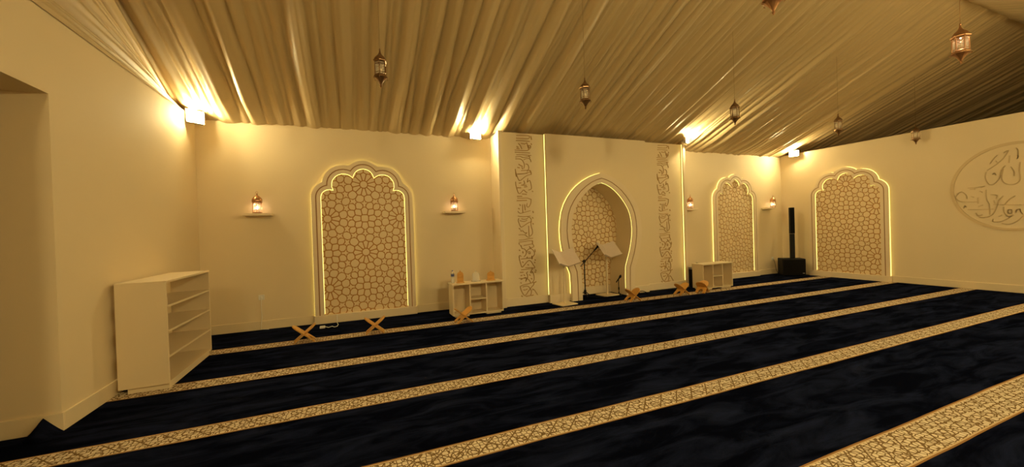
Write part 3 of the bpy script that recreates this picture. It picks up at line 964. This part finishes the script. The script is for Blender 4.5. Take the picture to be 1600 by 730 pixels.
# ------------------------------------------------------------------ wall shelves and shelf lanterns
def wall_shelf(x, lb, wdt=0.40):
    t = thing('wall_shelf', lb, 'shelf', (x, 0, 1.90), 0, 'small cream wall shelves')
    MB().box(-wdt / 2, wdt / 2, -0.20, -0.001, -0.038, 0.0, 0.003).build('board', MT['mdf'], t)
    MB().box(-wdt / 2 + 0.03, wdt / 2 - 0.03, -0.03, -0.001, -0.065, -0.038, 0.002).build('wall_rail', MT['mdf'], t)
    return t


def shelf_lantern(x, z, lb, src=None):
    if src is not None:
        o = copy_tree(src); o.location = (x, -0.115, z); o['label'] = lb
        return o
    t = thing('table_lantern', lb, 'lantern', (x, -0.115, z), 0, 'copper lanterns on the wall shelves')
    mtl = MT['copper']; S = 6; rot = 0.5
    MB().lathe([(0.070, 0), (0.074, 0.006), (0.070, 0.016), (0.062, 0.022), (0.05, 0.022)], S, rot=rot).build('base', mtl, t)
    MB().lathe([(0.060, 0.022), (0.062, 0.175)], S, rot=rot).build('glass', MT['glass'], t)
    b = MB()
    for k in range(S):
        a = rot + 2 * PI * k / S
        px, py = 0.066 * math.cos(a), 0.066 * math.sin(a)
        b.tube([(px, py, 0.015), (px, py, 0.18)], 0.0045, 6)
        a1 = rot + 2 * PI * (k + 1) / S
        b.tube([(px, py, 0.05), (0.066 * math.cos(a1), 0.066 * math.sin(a1), 0.05)], 0.0028, 5)
        b.tube([(px, py, 0.155), ((px + 0.066 * math.cos(a1)) * 0.5, (py + 0.066 * math.sin(a1)) * 0.5, 0.17), (0.066 * math.cos(a1), 0.066 * math.sin(a1), 0.155)], 0.0028, 5)
    b.lathe([(0.05, 0.172), (0.072, 0.174), (0.078, 0.184), (0.072, 0.196), (0.05, 0.198)], S, rot=rot)
    b.build('frame', mtl, t)
    MB().lathe([(0.072, 0.196), (0.074, 0.214), (0.066, 0.240), (0.050, 0.262), (0.028, 0.280), (0.012, 0.290), (0.008, 0.302), (0.013, 0.312), (0.006, 0.322)], 12, rot=rot).build('dome', mtl, t, auto=0.7)
    rg = MB().tube([(0.016 * math.cos(a), 0, 0.337 + 0.016 * math.sin(a)) for a in [2 * PI * k / 12 for k in range(13)]], 0.0025, 5)
    rg.build('ring', mtl, t)
    MB().lathe([(0.016, 0.022), (0.016, 0.070), (0.004, 0.072)], 12).build('candle', MT['furn'], t)
    MB().lathe([(0.002, -0.020), (0.013, -0.010), (0.015, 0), (0.009, 0.014), (0.002, 0.024)], 10, c=(0, 0, 0.092)).build('bulb', MT['bulb'], t, smooth=True)
    return t


wall_shelf(0.815, 'floating shelf at far left of the main wall, by the bookshelf corner')
wall_shelf(4.045, 'floating shelf between the left arch panel and the niche block')
wall_shelf(10.13, 'floating shelf just right of the niche block')
wall_shelf(13.17, 'floating shelf beside the far right corner')
s0 = shelf_lantern(0.81, 1.90, 'copper candle lantern on the far left wall shelf')
shelf_lantern(4.045, 1.90, 'copper candle lantern on the shelf left of the niche block', s0)
shelf_lantern(10.15, 1.90, 'copper candle lantern on the shelf just right of the niche block', s0)
shelf_lantern(13.30, 1.90, 'copper candle lantern on the shelf by the far right corner', s0)

# ------------------------------------------------------------------ open bookshelf at the left wall
bk = thing('bookshelf', 'tall white open shelf unit standing against the left wall', 'bookshelf', (0.055, -2.47, 0))
BW, BL, BHt, TH = 0.40, 1.26, 1.10, 0.022
Z0 = 0.055
MB().box(0, BW, 0, TH, Z0, BHt - TH, 0.002).build('end_panel', MT['furn'], bk)
MB().box(0, BW, BL - TH, BL, Z0, BHt - TH, 0.002).build('end_panel', MT['furn'], bk)
MB().box(0, BW + 0.003, 0, BL, BHt - TH, BHt, 0.002).build('top', MT['furn'], bk)
MB().box(0, BW, TH, BL - TH, Z0, Z0 + TH, 0.002).build('bottom', MT['furn'], bk)
for zz in (0.327, 0.584, 0.838):
    MB().box(0.0, BW, TH, BL - TH, zz - TH / 2, zz + TH / 2, 0.002).build('shelf', MT['furn'], bk)
MB().box(0.06, BW - 0.012, 0.03, BL - 0.06, 0, Z0, 0.002).build('plinth', MT['furn'], bk)


# ------------------------------------------------------------------ low consoles
def console(lb, loc):
    t = thing('console_shelf', lb, 'console', loc, 0, 'low white console shelves')
    W, Dp, Ht, th = 0.94, 0.30, 0.585, 0.020
    z0 = 0.03
    MB().box(0, th, 0, Dp, z0, Ht - th, 0.002).build('side_panel', MT['furn'], t)
    MB().box(W - th, W, 0, Dp, z0, Ht - th, 0.002).build('side_panel', MT['furn'], t)
    MB().box(-0.012, W + 0.012, -0.012, Dp + 0.005, Ht - th, Ht + 0.004, 0.003).build('top', MT['furn'], t)
    MB().box(th, W - th, 0, Dp, z0, z0 + th, 0.002).build('bottom', MT['furn'], t)
    for x in (0.315, 0.62):
        MB().box(x - th / 2, x + th / 2, 0.002, Dp - 0.01, z0 + th, Ht - th, 0.001).build('divider', MT['furn'], t)
    MB().box(0.325, 0.61, 0.004, Dp - 0.01, 0.287, 0.305, 0.001).build('shelf', MT['furn'], t)
    MB().box(th, W - th, Dp - 0.01, Dp - 0.002, z0 + th, Ht - th).build('back_panel', MT['furn'], t)
    MB().box(0.04, 0.30, 0.03, Dp - 0.03, 0, z0).build('foot_rail', MT['furn'], t)
    MB().box(0.62, 0.90, 0.03, Dp - 0.03, 0, z0).build('foot_rail', MT['furn'], t)
    return t


console('low white console with bottle and ornaments on top, left of the niche', (3.785, -0.83, 0))
console('low white console right of the niche, before the far arch panel', (9.47, -1.04, 0))


def cut_ornament(x, y, z, w_, h_, m, lb, grp):
    t = thing('arch_ornament', lb, 'ornament', (x, y, z), 0, grp)
    pr = [(-w_ / 2, 0.012), (-w_ / 2, h_ * 0.62)]
    for k in range(1, 7):
        a = PI - k * PI / 14
        pr.append((w_ / 2 * math.cos(a), h_ * 0.62 + h_ * 0.26 * math.sin(a)))
    pr += [(-0.010, h_ * 0.90), (-0.006, h_ * 0.96), (0, h_)]
    pr = pr + [(-a, b) for a, b in reversed(pr[:-1])]
    MB().prism(pr, -0.008, 0.008).build('arch_board', m, t)
    MB().lathe([(w_ * 0.66, 0), (w_ * 0.66, 0.010), (w_ * 0.6, 0.013)], 20).build('base_disc', m, t, auto=0.6)
    return t


cut_ornament(3.965, -0.69, 0.589, 0.115, 0.225, MT['wood'], 'tall orange wooden arch ornament beside the bottle on the console', 'ornaments on the console')
cut_ornament(4.265, -0.66, 0.589, 0.13, 0.19, MT['clear'], 'clear arch ornament in the middle of the console top', 'ornaments on the console')
cut_ornament(4.545, -0.68, 0.589, 0.135, 0.18, MT['wood'], 'short orange wooden arch ornament at the right end of the console', 'ornaments on the console')
bt = thing('water_bottle', 'small clear water bottle with blue label on the console', 'bottle', (3.84, -0.64, 0.589))
MB().lathe([(0.026, 0), (0.030, 0.006), (0.030, 0.07), (0.027, 0.08), (0.030, 0.09), (0.030, 0.155), (0.018, 0.188), (0.012, 0.198), (0.012, 0.212)], 16).build('bottle_body', MT['clear'], bt, smooth=True)
MB().lathe([(0.0312, 0.115), (0.0312, 0.160)], 16).build('label_sleeve', MT['label_blue'], bt)
MB().lathe([(0.014, 0.208), (0.014, 0.226), (0.012, 0.228)], 14).build('cap', MT['label_blue'], bt)


# ------------------------------------------------------------------ folding Quran stands (rehal)
def book_stand_geo(t):
    W, Lg, th = 0.205, 0.375, 0.014     # board width (along y), length, thickness

    def board(sign):
        # board outline in (y, s): upper rounded leaf and two legs below
        hw = W / 2
        pts = [(-hw, -0.17), (-hw, 0.10)]
        for k in range(1, 12):
            a = PI - k * PI / 12
            pts.append((hw * math.cos(a), 0.10 + 0.095 * math.sin(a)))
        pts += [(hw, 0.10), (hw, -0.17), (hw - 0.055, -0.17)]
        for k in range(0, 9):
            a = k * PI / 8
            pts.append(((hw - 0.055) * math.cos(a), -0.135 + 0.075 * math.sin(a)))
        pts += [(-hw + 0.055, -0.17)]
        ang = math.radians(50) * sign
        # plane spanned by y and the leaning direction in xz
        R = Matrix.Translation((0, 0, 0.118)) @ Matrix.Rotation(ang, 4, 'Y')
        m = MB(); m.prism(pts, -th / 2 , th / 2, 'yz', R)
        return m
    board(1).build('board', MT['wood'], t)
    b2 = board(-1); b2.build('board', MT['wood'], t)
    hg = MB()
    for yy in (-0.07, -0.035, 0.0, 0.035, 0.07):
        hg.tube([(0, yy - 0.014, 0.118), (0, yy + 0.014, 0.118)], 0.011, 8)
    hg.build('hinge', MT['wood'], t)


SP = [(1.53, -1.17, 0.05, 'wooden folding book stand nearest the bookshelf, before the left edge of the first arch panel'),
      (2.485, -1.17, -0.04, 'wooden folding book stand before the middle of the left arch panel'),
      (3.865, -1.20, 0.10, 'wooden folding book stand in front of the left console'),
      (7.385, -1.16, 0.0, 'wooden folding book stand right of the niche opening'),
      (8.69, -1.16, 0.0, 'wooden folding book stand at the right edge of the niche block'),
      (9.25, -1.20, 0.35, 'wooden folding book stand before the far console, the farthest one')]
rp = None
for x, y, a, lb in SP:
    if rp is None:
        rp = thing('book_stand', lb, 'book stand', (x, y, 0), a, 'folding wooden book stands along the first row stripe')
        book_stand_geo(rp)
    else:
        o = copy_tree(rp); o.location = (x, y, 0); o.rotation_euler = (0, 0, a); o['label'] = lb


# ------------------------------------------------------------------ lecterns with open-book tops
def lectern(lb, loc, rz, h=0.80):
    t = thing('book_lectern', lb, 'lectern', loc, rz, 'white pole lecterns at the niche')
    MB().box(-0.19, 0.19, -0.17, 0.17, 0, 0.022, 0.004).build('base_plate', MT['furn'], t)
    MB().tube([(0, 0, 0.02), (0, 0, h + 0.06)], 0.0235, 14).build('pole', MT['furn'], t, auto=0.8)
    tilt = Matrix.Translation((0, 0.0, h + 0.08)) @ Matrix.Rotation(math.radians(48), 4, 'X')
    for s in (-1, 1):
        R = tilt @ Matrix.Rotation(-s * math.radians(24), 4, 'Y')
        x0, x1 = (0.0, 0.29) if s > 0 else (-0.29, 0.0)
        MB().box(x0, x1, -0.19, 0.19, 0.0, 0.010, 0.002, mtx=R).build('leaf_panel', MT['pale'], t)
    lip = MB()
    for s in (-1, 1):
        R = tilt @ Matrix.Rotation(-s * math.radians(24), 4, 'Y')
        x0, x1 = (0.0, 0.29) if s > 0 else (-0.29, 0.0)
        lip.box(x0, x1, -0.19, -0.18, 0.010, 0.035, 0.001, mtx=R)
    lip.build('lip', MT['pale'], t)
    MB().box(-0.03, 0.03, -0.02, 0.02, h + 0.0, h + 0.07, 0.004).build('head_joint', MT['blackmetal'], t)
    return t


lectern('white lectern with open-book top standing in front of the niche arch leg', (6.05, -0.76, 0), math.radians(8), 0.80)
lectern('white lectern with open-book top standing inside the niche', (7.36, -0.36, 0), math.radians(8), 0.88)

# ------------------------------------------------------------------ microphone stands
ms = thing('microphone_stand', 'tall black boom microphone stand inside the niche, left side', 'microphone stand', (6.86, -0.25, 0))
bs = MB()
for k in range(3):
    a = 2 * PI * k / 3 + 0.3
    bs.tube([(0, 0, 0.12), (0.05 * math.cos(a), 0.05 * math.sin(a), 0.08), (0.15 * math.cos(a), 0.15 * math.sin(a), 0.010)], 0.010, 6)
bs.lathe([(0.024, 0.05), (0.028, 0.06), (0.028, 0.13), (0.02, 0.15)], 12)
bs.build('tripod_base', MT['blackmetal'], ms)
MB().tube([(0, 0, 0.06), (0, 0, 0.76)], 0.0125, 10).build('pole', MT['blackmetal'], ms)
MB().box(-0.028, 0.028, -0.022, 0.022, 0.745, 0.80, 0.006).tube([(-0.05, 0, 0.765), (0.03, 0, 0.78)], 0.013, 8).build('clutch', MT['blackmetal'], ms)
MB().tube([(-0.10, 0.0, 0.665), (0.26, -0.05, 1.02)], 0.0095, 8).build('boom', MT['blackmetal'], ms)
MB().tube([(0.24, -0.048, 1.00), (0.30, -0.056, 1.06), (0.315, -0.058, 1.075), (0.345, -0.062, 1.105)], [0.014, 0.017, 0.027, 0.024], 12).build('microphone', MT['black'], ms)
ms2 = thing('microphone_stand', 'short black microphone stand inside the niche, right of the lectern', 'microphone stand', (7.632, -0.41, 0))
MB().lathe([(0.05, 0), (0.05, 0.012), (0.045, 0.018), (0.015, 0.024), (0.013, 0.05)], 20).build('round_base', MT['blackmetal'], ms2, auto=0.6)
MB().tube([(0, 0, 0.02), (0, 0, 0.32)], 0.009, 8).lathe([(0.014, 0.10), (0.016, 0.11), (0.016, 0.15), (0.012, 0.16)], 10).build('pole', MT['blackmetal'], ms2)
MB().tube([(-0.065, 0.0, 0.27), (0.02, 0, 0.36), (0.045, 0, 0.385), (0.075, 0, 0.415)], [0.011, 0.015, 0.027, 0.024], 12).build('microphone', MT['black'], ms2)

# ------------------------------------------------------------------ speaker in the far corner
sp = thing('column_speaker', 'black column loudspeaker on a bass cabinet in the far right corner', 'loudspeaker', (13.42, -0.50, 0), math.radians(-42))
MB().box(-0.27, 0.27, -0.21, 0.21, 0.02, 0.47, 0.015).build('bass_cabinet', MT['black'], sp)
MB().box(-0.245, 0.245, -0.222, -0.209, 0.05, 0.44, 0.006).build('bass_grille', MT['grille'], sp)
ft = MB()
for a in (-1, 1):
    for b in (-1, 1): ft.lathe([(0.02, 0), (0.02, 0.025)], 10, c=(a * 0.22, b * 0.16, 0))
ft.build('rubber_feet', MT['black'], sp)
MB().box(-0.02, 0.08, -0.055, 0.05, 0.47, 1.15, 0.008).build('spacer_column', MT['black'], sp)
MB().box(-0.025, 0.085, -0.065, 0.05, 1.155, 1.875, 0.010).build('speaker_column', MT['black'], sp)
MB().box(-0.016, 0.076, -0.072, -0.064, 1.17, 1.86, 0.004).build('column_grille', MT['grille'], sp)
MB().box(0.19, 0.235, -0.226, -0.221, 0.075, 0.09, 0.001).build('badge', MT['silver'], sp)

# ------------------------------------------------------------------ equipment rack between niche block and far console
rk = thing('equipment_rack', 'small black audio rack between the niche block and the far console', 'audio rack', (9.648, -0.62, 0))
MB().box(0, 0.012, 0, 0.30, 0.02, 0.42, 0.001).box(0.33, 0.342, 0, 0.30, 0.02, 0.42, 0.001).box(0, 0.342, 0, 0.30, 0.0, 0.02, 0.001).box(0, 0.342, 0.29, 0.30, 0.02, 0.42).build('rack_frame', MT['black'], rk)
for k, (z0, z1) in enumerate(((0.03, 0.12), (0.14, 0.22), (0.24, 0.32))):
    u_ = MB().box(0.015, 0.327, 0.0, 0.26, z0, z1, 0.003).build('audio_unit', MT['black'], rk)
    MB().box(0.02, 0.322, -0.006, 0.0, z1 - 0.028, z1 - 0.006, 0.001).build('front_strip', MT['silver'], u_)
mx_ = thing('sound_mixer', 'grey mixer with coiled cable on top of the audio rack', 'mixer', (9.648, -0.62, 0.42))
MB().box(0.02, 0.32, 0.0, 0.26, 0.0, 0.05, 0.004).build('mixer_body', MT['silver'], mx_)
cb = MB().tube([(0.16 + 0.085 * math.cos(t * 0.5), 0.10 + 0.06 * math.sin(t * 0.5), 0.058 + 0.0022 * t) for t in range(0, 40)], 0.006, 6)
cb.build('coiled_cable', MT['black'], mx_)


# ------------------------------------------------------------------ sockets, cables, small things
def outlet(x, z, lb):
    t = thing('wall_socket', lb, 'socket', (x, 0, z), 0, 'white wall sockets')
    MB().box(-0.042, 0.042, -0.010, -0.0005, -0.042, 0.042, 0.003).build('plate', MT['white'], t)
    MB().box(-0.012, 0.012, -0.035, -0.009, -0.018, 0.012, 0.004).build('plug', MT['white'], t)
    return t


outlet(0.80, 0.53, 'white wall socket low on the wall below the far left shelf')
outlet(13.39, 0.44, 'white wall socket low on the wall below the far right corner shelf')
outlet(10.07, 0.55, 'white wall socket just right of the niche block, above the audio rack')
cbl = MB().tube([(0.80, -0.022, 0.51), (0.795, -0.026, 0.36), (0.80, -0.024, 0.22), (0.79, -0.028, 0.12), (0.785, -0.045, 0.012), (0.9, -0.07, 0.008)], 0.0045, 6).build('cable', MT['white'], None, smooth=True)
tag(cbl, 'thin white cable hanging from the socket below the far left shelf', 'cable')
ad = thing('power_adapter', 'small white power adapter with looped lead on the carpet below the left arch panel', 'adapter', (1.72, -0.42, 0))
MB().box(-0.05, 0.03, -0.03, 0.03, 0.0, 0.035, 0.008).build('adapter_body', MT['white'], ad)
MB().tube([(0.03, 0, 0.02), (0.08, -0.03, 0.008), (0.13, 0.04, 0.006), (0.17, -0.04, 0.006), (0.21, 0.0, 0.006), (0.22, 0.14, 0.006), (0.20, 0.24, 0.012), (0.20, 0.312, 0.03), (0.20, 0.312, 0.15)], 0.005, 6).build('lead', MT['white'], ad, smooth=True)
c2 = MB().tube([(8.02, -0.60, 0.010), (8.08, -0.56, 0.05), (8.16, -0.57, 0.045), (8.24, -0.62, 0.010), (8.45, -0.60, 0.008), (8.8, -0.52, 0.008), (9.2, -0.58, 0.008), (9.62, -0.55, 0.008)], 0.008, 6).build('cable', MT['black'], None, smooth=True)
tag(c2, 'black cable lying on the carpet along the right foot of the niche block', 'cable')
c3 = MB().tube([(13.39, -0.03, 0.43), (13.42, -0.05, 0.30), (13.46, -0.05, 0.12), (13.5, -0.08, 0.010), (13.52, -0.2, 0.010)], 0.005, 6).build('cable', MT['black'], None, smooth=True)
tag(c3, 'black cable hanging from the corner socket behind the loudspeaker', 'cable')
c4 = MB().tube([(6.90, -0.42, 0.010), (7.05, -0.52, 0.008), (7.2, -0.58, 0.008), (7.45, -0.58, 0.008), (7.58, -0.57, 0.008), (7.61, -0.50, 0.010)], 0.005, 6).build('cable', MT['black'], None, smooth=True)
tag(c4, 'black microphone cable on the carpet between the two microphone stands', 'cable')

# rucked corner of the carpet against the jamb of the passage
n = 14
lump = MB()
vs = []; fs = []
for j in range(7):
    v = j / 6
    for i in range(n + 1):
        t = i / n
        x = -0.185 + 0.20 * t
        hgt = 0.125 * max(0, 1 - abs(t - 0.42) / (0.42 if t < 0.42 else 0.58)) ** 1.1
        y = OY0 - T - 0.005 - 0.16 * (1 - v) * (0.4 + 0.6 * math.sin(PI * min(1, max(0, t)) * 0.9 + 0.15))
        z = 0.003 + hgt * v ** 0.8
        vs.append((x, y, z))
for j in range(6):
    for i in range(n):
        a = j * (n + 1) + i
        fs.append((a, a + 1, a + n + 2, a + n + 1))
lump.add(vs, fs)
base = len(vs)
bv = [(x, OY0 - T - 0.002, z) for x, y, z in vs[-(n + 1):]]
k0 = len(lump.v)
lump.add([(x, OY0 - T - 0.002, 0.001) for x, y, z in vs[-(n + 1):]] + bv,
         [(i, i + 1, n + 2 + i, n + 1 + i) for i in range(n)])
tag(lump.build('carpet_ruck', MT['navy'], None, smooth=True), 'navy carpet edge rucked into a peak against the passage corner', 'carpet')
